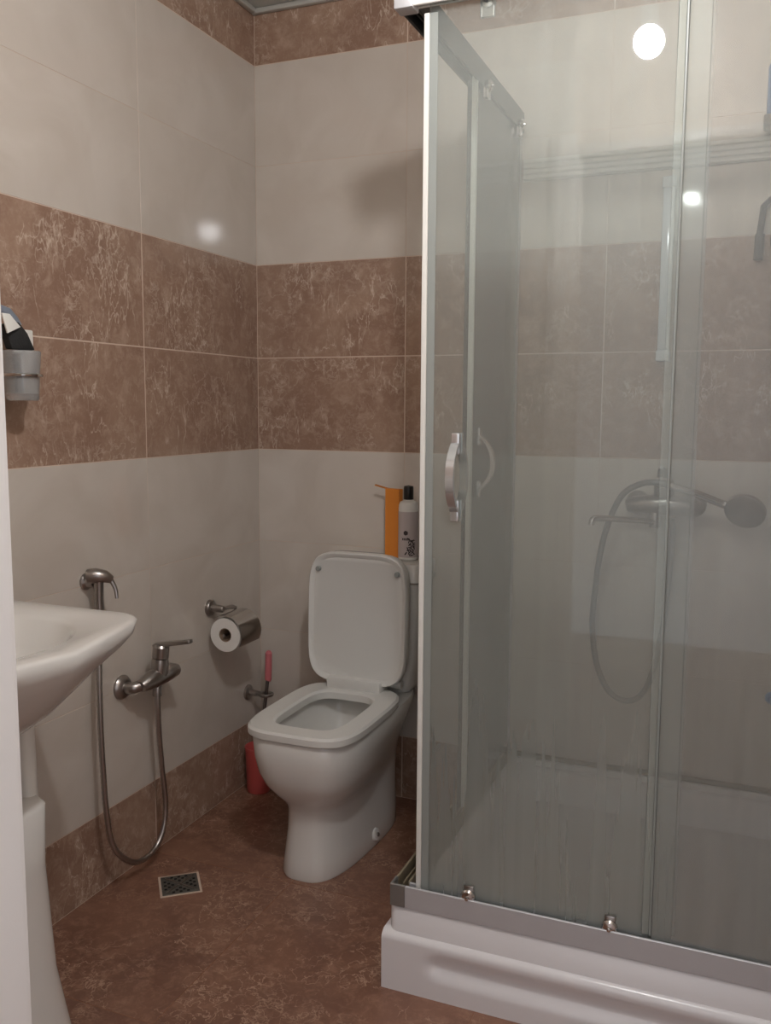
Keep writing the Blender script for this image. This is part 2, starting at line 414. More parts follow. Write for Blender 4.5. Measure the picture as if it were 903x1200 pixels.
# seat ring
def ring(z0, z1, o, i_, bev=.006):
    yf, yb, w, n = o; a, b, c, d = i_
    rings = [outline(yf+bev, yb-bev, w-bev, w-bev, z0, n), outline(yf, yb, w, w, z0+bev*.6, n), outline(yf, yb, w, w, z1-bev, n), outline(yf+bev, yb-bev, w-bev, w-bev, z1, n),
             outline(a-bev, b+bev, c+bev, c+bev, z1, d), outline(a, b, c, c, z1-bev, d), outline(a, b, c, c, z0, d)]
    m_ = MB(); b_ = bmesh.new(); vs = [[b_.verts.new(p) for p in r] for r in rings]; k = len(rings[0])
    for i in range(len(rings)):
        for j in range(k): b_.faces.new((vs[i][j], vs[i][(j+1) % k], vs[(i+1) % len(rings)][(j+1) % k], vs[(i+1) % len(rings)][j]))
    bmesh.ops.recalc_face_normals(b_, faces=b_.faces); return m_.add(b_)
ring(.4045, .430, (-.668, -.205, .163, 4.2), (-.600, -.285, .100, 4.2)).build('seat', 'seat', toilet)
hg = MB().box((TX-.088, -.262, .424), (TX+.088, -.165, .462), .007).tube([(TX-.13, -.19, .440), (TX+.13, -.19, .440)], .012, 14).build('hinge', 'seat', toilet)
# raised lid
def lid_pt(x, s_): # s_ height along the lid, leaning back slightly
    return Vector((TX+x, -.232+.014*s_/.4, .432+s_))
def lid_ring(inset, off, n=40):
    hw, hh = .160-inset, .198-inset; out = []
    for i in range(n):
        a = 2*PI*i/n; c, s_ = math.cos(a), math.sin(a); e = 2/5.0
        p = lid_pt(hw*math.copysign(abs(c)**e, c), .208+hh*math.copysign(abs(s_)**e, s_)); out.append(p+Vector((0, off, 0)))
    return out
lid = MB().grid([lid_ring(.016, -.005), lid_ring(.010, -.011), lid_ring(.003, -.014), lid_ring(0, -.010), lid_ring(.0, .006), lid_ring(.0, .018), lid_ring(.005, .028), lid_ring(.028, .036)]).build('lid', 'seat', toilet, angle=40)
for sgn in (-1, 1):
    p = lid_pt(sgn*.128, .352)
    MB().lathe([(.008, .0), (.008, -.010), (.006, -.012)], (p.x, p.y-.004, p.z), (0, 1, 0), n=14).build('bumper', 'sealgrey', lid)
# tank
def rbox(x0, x1, y0, y1, z, r):
    cx, cy = (x0+x1)/2, (y0+y1)/2; out = []
    for q, (sx, sy) in enumerate(((1, 1), (-1, 1), (-1, -1), (1, -1))):
        for k in range(6):
            a = PI/2*q+PI/2*k/5
            out.append(Vector((cx+sx*((x1-x0)/2-r)+r*math.cos(a), cy+sy*((y1-y0)/2-r)+r*math.sin(a), z)))
    return out
MB().grid([rbox(TX-.13, TX+.13, -.150, -.03, .400, .03), rbox(TX-.150, TX+.150, -.165, -.02, .43, .03), rbox(TX-.165, TX+.165, -.170, -.015, .60, .03), rbox(TX-.170, TX+.170, -.172, -.012, .745, .03)]).build('tank', 'ceramic', toilet)
MB().grid([rbox(TX-.172, TX+.172, -.174, -.010, .747, .03), rbox(TX-.178, TX+.178, -.178, -.008, .751, .03), rbox(TX-.178, TX+.178, -.178, -.008, .797, .03), rbox(TX-.174, TX+.174, -.175, -.010, .805, .03), rbox(TX-.162, TX+.162, -.165, -.018, .808, .025)]).build('tank_lid', 'ceramic', toilet)
MB().lathe([(.022, .808), (.022, .812), (.019, .814), (.0, .815)], (TX-.03, -.09, 0)).build('flush_button', 'chrome', toilet)
# water inlet pipe behind
MB().tube([(TX+.19, -.010, .20), (TX+.19, -.05, .20), (TX+.185, -.07, .26), (TX+.15, -.08, .36), (TX+.13, -.09, .43)], .006, 8, 6).build('supply_hose', 'hose', toilet)

# bottle on tank
bx, by = .580, -.098
bt = thing('shampoo_bottle', 'white bottle with black cap and dark leaf print on the toilet tank', 'bottle', (bx, by, .808))
MB().lathe([(.0, .8085), (.027, .8085), (.030, .812), (.030, .965), (.0295, .975), (.026, .985), (.014, .990), (.013, .996)], (bx, by, 0), n=28).build('body', 'white', bt)
MB().lathe([(.0304, .818), (.0306, .820), (.0306, .955), (.0304, .957)], (bx, by, 0), n=28, cap=False).build('label_band', 'label', bt, label='grey-pink label')
MB().lathe([(.0145, .9925), (.0155, .994), (.0150, 1.028), (.014, 1.033), (.0, 1.036)], (bx, by, 0), n=20).build('cap', 'black', bt, label='black flip cap')
pr = MB()
def patch(a0, z0, pts, r=.0310):
    b = bmesh.new(); vs = []
    for (u, v) in pts:
        a = a0+u/r; vs.append(b.verts.new((bx+r*math.cos(a), by+r*math.sin(a), z0+v)))
    b.faces.new(vs); pr.add(b)
A0 = math.radians(-84)
leaf = lambda s_, rot, sq=.4: [(s_*math.cos(t)*math.cos(rot)-s_*sq*math.sin(t)*math.sin(rot), s_*math.cos(t)*math.sin(rot)+s_*sq*math.sin(t)*math.cos(rot)) for t in [2*PI*k/8 for k in range(8)]]
for k in range(5): patch(A0, .893, leaf(.008, k*PI/5))
for q in range(5): patch(A0-.32+.16*q, .874, [(-.0018, -.0035), (.0018, -.0035), (.0018, .0035), (-.0018, .0035)])
patch(A0, .880, [(-.014, -.0006), (.014, -.0006), (.014, .0006), (-.014, .0006)]); patch(A0, .868, [(-.014, -.0006), (.014, -.0006), (.014, .0006), (-.014, .0006)])
for k in range(34):
    t = k/33
    patch(A0+.9-.95*random.random()*(1-t*.35), .823+.062*t*random.uniform(.6, 1)+.002, leaf(random.uniform(.004, .007), random.uniform(0, PI), .35))
pr.build('print', 'ink', bt, label='dark leaf print')
# orange carton
ob = thing('orange_carton', 'tall thin orange cardboard packet standing on the tank beside the bottle', 'packet', (.525, -.085, .808))
MB().box((-.026, -.011, 0), (.026, .011, .212), .001, 1, Matrix.Translation((.522, -.072, .8085)) @ Matrix.Rotation(math.radians(-14), 4, 'Z')).build('packet_body', 'orange', ob)
MB().prism([(.497, -.066, 1.0205), (.452, -.060, 1.030), (.452, -.058, 1.026), (.497, -.063, 1.0160)], (0, .012, 0)).build('flap', 'orange', ob)

# toilet brush
MB_ = thing('toilet_brush', 'toilet brush with pink handle on a dark steel rod beside the toilet', 'brush', (.075, -.12, .015))
MB().tube([(.078, -.085, .36), (.079, -.083, .365), (.080, -.080, .455), (.080, -.080, .462)], [.010, .0115, .0115, .006], 16).build('handle', 'pink', MB_, label='pink plastic handle')
MB().tube([(.070, -.135, .10), (.078, -.086, .362)], .0058, 12).build('rod', 'darksteel', MB_)
MB().lathe([(.006, .105), (.028, .095), (.03, .05), (.02, .022), (.0, .016)], (.070, -.138, 0), n=18).build('bristles', 'white', MB_)
bc = MB().lathe([(.0, .0), (.036, .0), (.039, .006), (.044, .150), (.046, .152), (.0445, .154), (.042, .150), (.037, .012), (.0, .010)], (.072, -.14, .0005), n=28).build('brush_cup', 'redpink', loc=(.072, -.14, 0))
tag(bc, 'red-pink plastic cup on the floor behind the toilet, holding the toilet brush', 'cup')
bb = thing('brush_bracket', 'small chrome wall bracket around the rod of the toilet brush', 'bracket', (0, -.075, .31))
MB().lathe([(.026, .0065), (.026, .012), (.022, .016), (.010, .018), (.010, .045)], (0, -.095, .315), (1, 0, 0)).build('wall_plate', 'dullchrome', bb)
rgp = [(.077+.022*math.cos(a), -.096+.022*math.sin(a), .317) for a in [2*PI*k/20 for k in range(21)]]
MB().tube(rgp, .005, 8).tube([(.04, -.095, .317), (.056, -.095, .317)], .007, 10).build('ring', 'dullchrome', bb)

# ---------------------------------------------------------------- paper holder and roll
ph = thing('paper_holder', 'chrome toilet paper holder with curved cover on the left wall', 'paper holder', (0, -.31, .65))
MB().lathe([(.026, .0065), (.026, .012), (.023, .017), (.012, .019), (.011, .055), (.009, .058)], (0, -.315, .650), (1, 0, 0)).build('wall_plate', 'dullchrome', ph)
MB().tube([(.052, -.318, .650), (.052, -.275, .648), (.050, -.245, .642)], .0065, 10, 4).build('hinge_pin', 'dullchrome', ph)
RC = Vector((.085, -.300, .580)); RL = .052
cv = []
for i in range(13):
    a = math.radians(120-150*i/12); cv.append((RC.x+.062*math.cos(a), RC.z+.062*math.sin(a)))
rings = []
for (x, z), off in [(q, 0) for q in cv]: rings.append((x, z))
inner = [(RC.x+.0605*math.cos(math.radians(120-150*i/12)), RC.z+.0605*math.sin(math.radians(120-150*i/12))) for i in range(13)]
poly = [(x, RC.y-.056, z) for x, z in cv] + [(x, RC.y-.056, z) for x, z in reversed(inner)]
b_ = MB(); bmx = bmesh.new()
A = [bmx.verts.new((x, RC.y-.058, z)) for x, z in cv]; B = [bmx.verts.new((x, RC.y+.058, z)) for x, z in cv]
C_ = [bmx.verts.new((x, RC.y-.058, z)) for x, z in inner]; D_ = [bmx.verts.new((x, RC.y+.058, z)) for x, z in inner]
for i in range(12):
    bmx.faces.new((A[i], A[i+1], B[i+1], B[i])); bmx.faces.new((C_[i], D_[i], D_[i+1], C_[i+1]))
    bmx.faces.new((A[i], C_[i], C_[i+1], A[i+1])); bmx.faces.new((B[i], B[i+1], D_[i+1], D_[i]))
bmx.faces.new((A[0], B[0], D_[0], C_[0])); bmx.faces.new((A[12], C_[12], D_[12], B[12]))
bmesh.ops.recalc_face_normals(bmx, faces=bmx.faces)
b_.add(bmx).build('cover', 'chrome', ph)
MB().tube([(.050, -.232, .640), (.040, -.232, .60), (.055, -.234, .582), (RC.x, -.236, RC.z), (RC.x, -.36, RC.z)], .0045, 8, 4).build('spindle', 'dullchrome', ph)
pr_ = thing('toilet_paper_roll', 'white toilet paper roll hanging on the chrome holder', 'toilet paper', RC)
def hollow(mb, r0, r1, y0, y1, n=32):
    rr = [(r0, y0), (r1, y0), (r1, y1), (r0, y1)]
    b = bmesh.new(); vs = [[b.verts.new((RC.x+r*math.cos(2*PI*j/n), y, RC.z+r*math.sin(2*PI*j/n))) for j in range(n)] for r, y in rr]
    for i in range(4):
        for j in range(n): b.faces.new((vs[i][j], vs[i][(j+1) % n], vs[(i+1) % 4][(j+1) % n], vs[(i+1) % 4][j]))
    bmesh.ops.recalc_face_normals(b, faces=b.faces); return mb.add(b)
hollow(MB(), .0215, .0520, RC.y-RL, RC.y+RL).build('paper', 'paper', pr_)
hollow(MB(), .0195, .0215, RC.y-RL, RC.y+RL).build('core', 'card', pr_)

# ---------------------------------------------------------------- bidet mixer, sprayer, hose (left wall)
mx_ = thing('wall_mixer', 'chrome lever mixer tap low on the left wall beside the washbasin', 'tap', (0, -.665, .535))
for yy in (-.742, -.588):
    MB().lathe([(.033, .0065), (.033, .012), (.028, .019), (.018, .024)], (0, yy, .522), (1, 0, 0)).build('escutcheon', 'dullchrome', mx_)
    MB().tube([(.02, yy, .522), (.045, yy, .524), (.066, yy+(.035 if yy < -.66 else -.02), .530)], .0155, 14, 4).build('connector', 'dullchrome', mx_)
MB().tube([(.066, -.735, .528), (.070, -.715, .534), (.072, -.69, .538), (.072, -.64, .540), (.071, -.61, .538), (.068, -.585, .534)], [.016, .022, .026, .026, .023, .018, ], 20).lathe([(.024, .0), (.024, .035), (.021, .046)], (.074, -.668, .545), (.12, 0, 1)).build('body', 'dullchrome', mx_)
MB().lathe([(.0225, .0), (.0225, .030), (.018, .036), (.0, .037)], (.080, -.668, .594), (.12, 0, 1)).build('cartridge_cap', 'dullchrome', mx_)
MB().prism([(.066, -.683, .620), (.066, -.653, .620), (.175, -.651, .640), (.178, -.656, .640), (.178, -.666, .640), (.175, -.671, .640)], (-.002, 0, .010), .002).build('lever', 'dullchrome', mx_)
MB().lathe([(.013, 0), (.013, .028), (.0105, .034)], (.072, -.674, .486)).build('outlet_nut', 'dullchrome', mx_)
sp = thing('bidet_sprayer', 'chrome hand bidet sprayer hanging in a wall holder above the basin corner', 'sprayer', (0, -.86, .83))
MB().lathe([(.021, .0065), (.021, .012), (.014, .018), (.012, .035)], (0, -.868, .832), (1, 0, 0)).build('wall_holder', 'dullchrome', sp)
MB().tube([(.028, -.880, .848), (.045, -.874, .851), (.060, -.858, .847), (.070, -.846, .838)], [.019, .019, .016, .010], 16, 1).build('spray_head', 'dullchrome', sp)
MB().tube([(.048, -.868, .850), (.046, -.866, .80), (.046, -.866, .725)], [.013, .012, .0125], 14).build('handle', 'dullchrome', sp)
MB().tube([(.068, -.848, .840), (.078, -.842, .815), (.082, -.842, .790)], [.006, .0045, .004], 10, 4).build('trigger', 'dullchrome', sp)
hz = [(.046, -.866, .735), (.048, -.872, .66), (.052, -.882, .583), (.056, -.887, .472), (.058, -.886, .359), (.060, -.881, .244), (.060, -.860, .142), (.060, -.806, .075), (.060, -.749, .045), (.060, -.686, .050), (.060, -.645, .095), (.060, -.634, .165), (.062, -.648, .267), (.068, -.666, .373), (.072, -.674, .45), (.072, -.674, .492)]
def ribbed(pts, r, name, mat, parent=None, loc=None, k=14):
    P = catmull([Vector(p) for p in pts], k); rr = [r*(1.06 if i % 2 else .93) for i in range(len(P))]
    return MB().tube(P, rr, 10).build(name, mat, parent, loc, angle=80)
ho = ribbed(hz, .0075, 'flexible_hose', 'hose', sp, k=16)

# ---------------------------------------------------------------- washbasin on the left wall
BY = -1.452
wash = thing('washbasin', 'white ceramic pedestal washbasin on the left wall at the left edge', 'washbasin', (.2, BY, 0))
PY = .03
def bas(x0, x1, hw, z, n, bulge=0.0, k=60):
    out = []; cx = (x0+x1)/2; ax = (x1-x0)/2
    for i in range(k):
        a = 2*PI*i/k; c, s_ = math.cos(a), math.sin(a)
        nx = math.copysign(abs(c)**(2/n), c); ny = math.copysign(abs(s_)**(2/n), s_)
        x = cx+ax*nx
        if nx > 0: x += bulge*nx*(1-ny*ny)
        out.append(Vector((x, BY+hw*ny, z)))
    return out
R = [bas(.10, .28, .10, .655, 2.4), bas(.06, .31, .135, .672, 2.6, .02), bas(.02, .335, .175, .705, 2.8, .04), bas(.008, .355, .210, .745, 3.2, .06), bas(.0065, .375, .245, .785, 4.2, .075), bas(.0065, .392, .272, .812, 8, .083),
     bas(.0065, .400, .281, .826, 14, .085), bas(.0065, .403, .283, .845, 18, .086), bas(.0065, .399, .279, .850, 18, .086), bas(.020, .393, .273, .852, 16, .084),
     bas(.105, .355, .208, .848, 2.8, .065), bas(.115, .347, .196, .838, 2.7, .06), bas(.135, .335, .172, .79, 2.6, .04), bas(.17, .32, .13, .735, 2.4, .01), bas(.21, .29, .06, .705, 2.2)]
MB().grid(R).build('bowl', 'ceramic', wash, angle=60)
MB().lathe([(.020, .0), (.020, .004), (.0, .005)], (.255, BY, .7052)).build('drain_ring', 'chrome', wash)
MB().box((.0065, BY-.272, .848), (.060, BY+.272, .862), .006, 3).build('back_ledge', 'ceramic', wash)
tp = MB().lathe([(.026, .0), (.024, .01), (.022, .10), (.018, .115), (.0, .118)], (.085, BY-.02, .8495)).build('tap_body', 'chrome', wash)
MB().tube([(.095, BY-.02, .90), (.16, BY-.02, .915), (.205, BY-.02, .900), (.21, BY-.02, .885)], .012, 12, 4).build('spout', 'chrome', tp)
MB().box((.08, BY-.03, .968), (.16, BY-.01, .978), .003).build('handle', 'chrome', tp)
MB().grid([[p+Vector((0, PY, 0)) for p in r] for r in (bas(.085, .350, .135, 0, 3.2), bas(.088, .346, .131, .03, 3.2), bas(.105, .325, .112, .16, 3.2), bas(.112, .315, .100, .38, 3.2), bas(.110, .318, .103, .50, 3.2), bas(.118, .310, .095, .508, 3.2))]).build('pedestal', 'ceramic', wash, angle=50)
MB().tube([(.250, BY+.120, .50), (.250, BY+.115, .70)], .018, 14).tube([(.250, BY+.118, .56), (.16, BY+.15, .55), (.02, BY+.20, .545)], .016, 12, 5).build('waste_pipe', 'white', wash)
MB().lathe([(.032, .0065), (.032, .014), (.024, .020)], (0, BY+.20, .545), (1, 0, 0)).build('wall_rosette', 'brass', wash)

# tumbler with brush in wall holder
th = thing('tumbler_holder', 'white square wall holder plate with chrome arm above the washbasin', 'holder', (0, -1.10, 1.41))
MB().box((.006, -1.078, 1.384), (.014, -1.020, 1.440), .003).build('wall_plate', 'white', th)
MB().tube([(.014, -1.05, 1.40), (.022, -1.06, 1.39), (.024, -1.09, 1.375), (.024, -1.118, 1.372)], .004, 8, 3).tube([(.070+.041*math.cos(a), -1.118+.041*math.sin(a), 1.335) for a in [2*PI*k/24 for k in range(25)]], .0035, 8).build('ring', 'chrome', th)
MB().tube([(.024, -1.118, 1.372), (.026, -1.118, 1.335)], .004, 8).build('arm', 'chrome', th)
tu = MB().lathe([(.0, 1.281), (.032, 1.281), (.034, 1.285), (.0365, 1.33), (.041, 1.385), (.0395, 1.387), (.035, 1.33), (.032, 1.296), (.0, 1.294)], (.070, -1.118, 0), n=32).build('tumbler', M['tumbler'], loc=(.07, -1.118, 1.281))
tag(tu, 'frosted clear glass tumbler in the wall holder above the washbasin', 'tumbler')
cb = thing('grooming_brush', 'black bristle brush with grey handle leaning in the glass tumbler', 'brush', (.07, -1.13, 1.297))
MB().prism([(.060, -1.152, 1.389), (.072, -1.098, 1.389), (.066, -1.112, 1.425), (.060, -1.130, 1.448), (.054, -1.166, 1.440)], (.018, .002, 0), .003).build('bristles', 'bristle', cb)
MB().tube([(.070, -1.125, 1.300), (.066, -1.128, 1.38)], .009, 10).build('handle', 'darkgrey', cb)
MB().tube([(.062, -1.125, 1.437), (.058, -1.130, 1.452), (.055, -1.140, 1.468), (.052, -1.165, 1.478)], [.016, .015, .012, .007], 12).build('tip', 'bluegrey', cb)
MB().prism([(.084, -1.134, 1.436), (.088, -1.175, 1.420), (.078, -1.178, 1.462), (.076, -1.155, 1.462)], (.004, 0, 0), .001).build('tag', 'white', cb)

# ---------------------------------------------------------------- floor drain (turned, with thin pale border)
dr = thing('floor_drain', 'small square floor drain grate set askew in the brown floor', 'drain', (.181, -.743, 0))
ROT = Matrix.Translation((.181, -.743, 0)) @ Matrix.Rotation(math.radians(39.5), 4, 'Z')
MB().box((-.054, -.054, -.002), (.054, .054, .0012), .0005, 1, ROT).build('border', 'grout', dr)
MB().box((-.048, -.048, .0), (.048, .048, .0022), .0006, 1, ROT).build('frame', 'drain', dr)
g = MB()
for k in range(-4, 5):
    for q in range(-4, 5):
        if (k+q) % 2 == 0 and abs(k) != abs(q): g.box((k*.0095-.0036, q*.0095-.0036, .0018), (k*.0095+.0036, q*.0095+.0036, .0026), 0, 1, ROT)
g.build('grate_holes', 'hole', dr)
for a in (45, -45):
    MB().box((-.052, -.0022, .0022), (.052, .0022, .0042), .0005, 1, ROT @ Matrix.Rotation(math.radians(a), 4, 'Z')).build('grate_bar', 'dullchrome', dr)

# ---------------------------------------------------------------- shower tray
TXL, TYF = .840, -.925
tray = thing('shower_tray', 'white acrylic square shower tray with moulded front step', 'shower tray', (1.3, -.46, 0))
XT, YT = XR-.0075, -.0075
ap = MB()
# apron (front and left) with rounded top edge, front has a sunken moulding
def prof_apron(mb):
    # front apron as a grid: x along, z up, recessed groove
    nx, nz = 70, 24; b = bmesh.new(); vs = []
    for i in range(nx+1):
        x = TXL+(XT-TXL)*i/nx; col = []
        for j in range(nz+1):
            z = .132*j/nz
            y = TYF-.004
            if z > .118: y += .014*((z-.118)/.014)**2
            # groove: rounded-end slot
            gx0, gz = TXL+.135, .075
            dx = max(0, gx0-x); d = math.sqrt(dx*dx*.9+(z-gz)**2)
            t = max(0, 1-d/.036); t = t*t*(3-2*t); y += .016*t
            col.append(b.verts.new((x, y, z)))
        vs.append(col)
    for i in range(nx):
        for j in range(nz): b.faces.new((vs[i][j], vs[i+1][j], vs[i+1][j+1], vs[i][j+1]))
    # back face & top to close
    bk = [(b.verts.new((TXL+(XT-TXL)*i/nx, TYF+.05, .132)), b.verts.new((TXL+(XT-TXL)*i/nx, TYF+.05, 0))) for i in range(nx+1)]
    for i in range(nx):
        b.faces.new((vs[i][nz], vs[i+1][nz], bk[i+1][0], bk[i][0])); b.faces.new((bk[i][0], bk[i+1][0], bk[i+1][1], bk[i][1])); b.faces.new((bk[i][1], bk[i+1][1], vs[i+1][0], vs[i][0]))
    b.faces.new([vs[0][j] for j in range(nz+1)]+[bk[0][0], bk[0][1]]); b.faces.new([vs[nx][j] for j in range(nz+1)]+[bk[nx][0], bk[nx][1]])
    bmesh.ops.recalc_face_normals(b, faces=b.faces); mb.add(b)
prof_apron(ap)
ap.build('front_apron', 'acrylic', tray, angle=55)
MB().box((TXL-.002, TYF+.002, 0), (TXL+.05, YT, .130), .008, 3).build('side_apron', 'acrylic', tray)
# upper shell with inner basin
def rr(x0, x1, y0, y1, z, r): return rbox(x0, x1, y0, y1, z, r)
x0, x1, y0, y1 = TXL+.012, XT-.002, TYF+.008, YT
MB().grid([rr(x0, x1, y0, y1, .095, .02), rr(x0, x1, y0, y1, .186, .02), rr(x0+.004, x1-.004, y0+.004, y1-.004, .190, .018),
           rr(x0+.055, x1-.035, y0+.055, y1-.030, .190, .05), rr(x0+.062, x1-.042, y0+.062, y1-.037, .183, .06),
           rr(x0+.085, x1-.065, y0+.085, y1-.060, .075, .09), rr(x0+.12, x1-.10, y0+.12, y1-.095, .060, .09)]).build('basin_shell', 'acrylic', tray, angle=50)
MB().tube([(TXL+.065, -.012, .212), (1.10, -.012, .211), (1.35, -.012, .213), (XR-.02, -.012, .211)], .0085, 10, 8).build('sealant_bead', 'mildew', tray, label='mildewed silicone bead')
MB().box((TXL+.058, -.0300, .186), (XR-.012, -.0075, .206), .003).build('upstand', 'acrylic', tray)
MB().lathe([(.045, .0), (.045, .004), (.04, .006), (.0, .006)], (1.30, -.46, .0605)).build('drain_cap', 'chrome', tray)

# ---------------------------------------------------------------- shower enclosure
en = thing('shower_enclosure', 'glass shower enclosure with two sliding doors meeting at the near corner', 'shower enclosure', (1.3, -.46, .19))
Z0, Z1 = .1905, .240
ZT0, ZT1 = 2.043, 2.105
# bottom rails
def rail(mb, along, a0, a1, c, z0, z1, th, top=True):
    """hollow track: outer wall, web and inner low wall"""
    for (o0, o1, q0, q1) in ((0, .006, z0, z1), (.006, th-.006, z0, z0+.012), (.0145, .0185, z0, z1-.012), (th-.006, th, z0, z1-.006)):
        if not top: q0, q1 = z0+z1-q1, z0+z1-q0
        if along == 'x': mb.box((a0, c+o0, q0), (a1, c+o1, q1), .0012, 1)
        else: mb.box((c+o0, a0, q0), (c+o1, a1, q1), .0012, 1)
    return mb
rail(MB(), 'x', .890, XR-.012, -.920, Z0, Z1, .034).build('bottom_rail', 'alu', en, label='satin aluminium bottom rail')
rail(MB(), 'y', -.885, -.034, .857, Z0, Z1, .034).build('bottom_rail', 'dirtyalu', en, label='dirty aluminium side track')
MB().box((.856, -.921, Z0), (.8905, -.9145, Z1+.001), .0015, 1).box((.8555, -.9145, Z0), (.862, -.885, Z1+.001), .0015, 1).box((.862, -.9145, Z0), (.8905, -.885, Z0+.018), .001, 1).build('corner_bracket', 'aludark', en, label='grey plastic corner bracket')
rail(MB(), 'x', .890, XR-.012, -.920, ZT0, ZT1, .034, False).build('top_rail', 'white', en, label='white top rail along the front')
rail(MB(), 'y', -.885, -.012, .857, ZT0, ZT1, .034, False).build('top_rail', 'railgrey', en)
MB().box((.853, -.924, ZT0-.003), (.892, -.885, ZT1+.002), .003, 2).build('corner_bracket', 'alu', en)
# wall profiles
MB().box((.858, -.0405, Z1), (.886, -.0075, ZT0), .002).build('wall_profile', 'alu', en)
MB().box((XR-.040, -.915, Z1), (XR-.0075, -.890, ZT0), .002).build('wall_profile', 'alu', en)
# fixed panes
MB().box((1.4035, -.9125, .206), (XR-.02, -.9075, 2.05), .0008, 1).build('fixed_pane', 'glass_fixed', en)
MB().box((.8635, -.470, .206), (.8685, -.034, 2.05), .0008, 1).build('fixed_pane', 'glass_door', en)
MB().box((1.3995, -.914, .245), (1.4035, -.906, 2.033), .001, 1).build('pane_edge', 'sealgrey', en)
MB().box((1.385, -.9118, .245), (1.3994, -.9082, 2.033), .001, 1).build('pane_edge', 'glass_door', en)
# front door
fd = MB().box((.918, -.8955, .215), (1.440, -.8895, 2.065), .0008, 1).build('sliding_door', 'glass_door', en)
MB().box((.9085, -.902, .222), (.9195, -.886, 2.033), .0015, 1).build('magnet_seal', 'white', fd, label='white magnetic edge strip')
MB().box((.9200, -.8985, .222), (.936, -.8965, 2.033), .0006, 1).build('inner_seal', 'sealgrey', fd)
MB().box((1.4402, -.899, .245), (1.4460, -.889, 2.05), .001, 1).build('edge_seal', 'glass_fixed', fd)
# side door, slid open
sd = MB().box((.8785, -.462, .215), (.8845, -.030, 2.085), .0008, 1).build('sliding_door', 'glass_door', en)
MB().box((.8745, -.470, .222), (.8885, -.4615, 2.075), .0015, 1).build('magnet_seal', 'seal', sd, label='clear grey edge strip')
MB().box((.8755, -.046, .245), (.8875, -.040, 2.03), .001, 1).build('edge_seal', 'sealgrey', sd)
# rollers
def roller(x, y, z, parent, ax, bottom=True):
    d = Vector(ax)
    r = MB().lathe([(.004, -.012), (.006, -.006), (.013, -.004), (.0155, .0), (.0155, .008), (.012, .012), (.005, .0135), (.004, .018), (.0, .019)], (x, y, z), ax, n=20)
    r.build('roller', 'chrome', parent)
    MB().box((x-.011 if abs(d.x) < .5 else x-.003, y-.011 if abs(d.y) < .5 else y-.003, z-.004), (x+.011 if abs(d.x) < .5 else x+.004, y+.011 if abs(d.y) < .5 else y+.004, z+(.022 if bottom else -.026)), .003).build('roller_bracket', 'dullchrome', parent)
for x in (1.030, 1.324):
    roller(x, -.905, .243, fd, (0, -1, 0)); roller(x, -.880, 2.045, fd, (0, 1, 0), False)
for y in (-.405, -.075):
    roller(.893, y, 2.055, sd, (1, 0, 0), False); roller(.893, y, .245, sd, (1, 0, 0))
# handles: bow with flat ends, outside and inside
def handle(parent, pos, nrm, tang):
    n_ = Vector(nrm); p = Vector(pos); t = Vector(tang)
    for dz in (-.068, .068):
        c = p+Vector((0, 0, dz))+n_*.004
        MB().box([-.0085, -.004, -.022], [.0085, .005, .022], .002, 2, Matrix.Translation(c) @ Matrix((t, n_, Vector((0, 0, 1)))).transposed().to_4x4()).build('handle_plate', 'handle', parent)
    rings = []
    for i in range(19):
        s_ = -1+2*i/18; off = .006+.036*(1-abs(s_)**2.4); w = .0085; hh = .0042
        c = p+Vector((0, 0, .070*s_))+n_*off
        rings.append([c+t*w+n_*hh, c-t*w+n_*hh, c-t*w-n_*hh, c+t*w-n_*hh])
    MB().grid(rings).build('handle', 'handle', parent, angle=40)
handle(fd, (.986, -.8985, 1.130), (0, -1, 0), (1, 0, 0))
handle(fd, (.986, -.8865, 1.130), (0, 1, 0), (1, 0, 0))
handle(sd, (.8865, -.415, 1.130), (1, 0, 0), (0, 1, 0))

# solid ribbed strip standing in for a reflection of the front top rail, pale vertical bar over the mixer
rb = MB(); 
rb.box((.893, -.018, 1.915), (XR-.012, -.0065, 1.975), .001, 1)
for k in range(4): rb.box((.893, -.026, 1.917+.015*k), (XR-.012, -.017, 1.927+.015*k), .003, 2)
wrail = tag(rb.build('reflected_rail', 'white', loc=(1.31, -.01, 1.945)), 'white ribbed strip standing in for a reflected rail across the back wall inside the shower', 'rail')
br = thing('slide_bar', 'pale vertical bar on the back wall above the shower mixer', 'bar', (1.298, -.01, 1.40))
MB().box((1.282, -.034, 1.425), (1.314, -.022, 1.885), .004, 2).build('bar', 'bar', br)
for z in (1.40, 1.862):
    MB().box((1.279, -.038, z), (1.317, -.0065, z+.030), .004, 2).build('bar_mount', 'bar', br)

# ---------------------------------------------------------------- shower mixer
sm = thing('shower_mixer', 'chrome shower mixer tap with thin swivel spout on the shower back wall', 'tap', (1.32, 0, 1.01))
for xx in (1.245, 1.395):
    MB().lathe([(.034, .0065), (.034, .012), (.028, .02), (.018, .026), (.017, .06)], (xx, 0, 1.005), (0, -1, 0)).build('escutcheon', 'dullchrome', sm)
MB().tube([(1.222, -.075, 1.000), (1.24, -.075, 1.005), (1.28, -.078, 1.008), (1.32, -.080, 1.010), (1.36, -.078, 1.008), (1.40, -.075, 1.005), (1.418, -.075, 1.0)], [.017, .024, .026, .031, .026, .024, .017], 20).build('body', 'dullchrome', sm)
MB().lathe([(.026, .0), (.026, .038), (.022, .045), (.0, .047)], (1.32, -.082, 1.035), (0, -.12, 1)).build('cartridge_cap', 'dullchrome', sm)
MB().prism([(1.302, -.090, 1.084), (1.338, -.090, 1.084), (1.326, -.175, 1.112), (1.312, -.175, 1.112)], (0, .001, .009), .002).build('lever', 'dullchrome', sm)
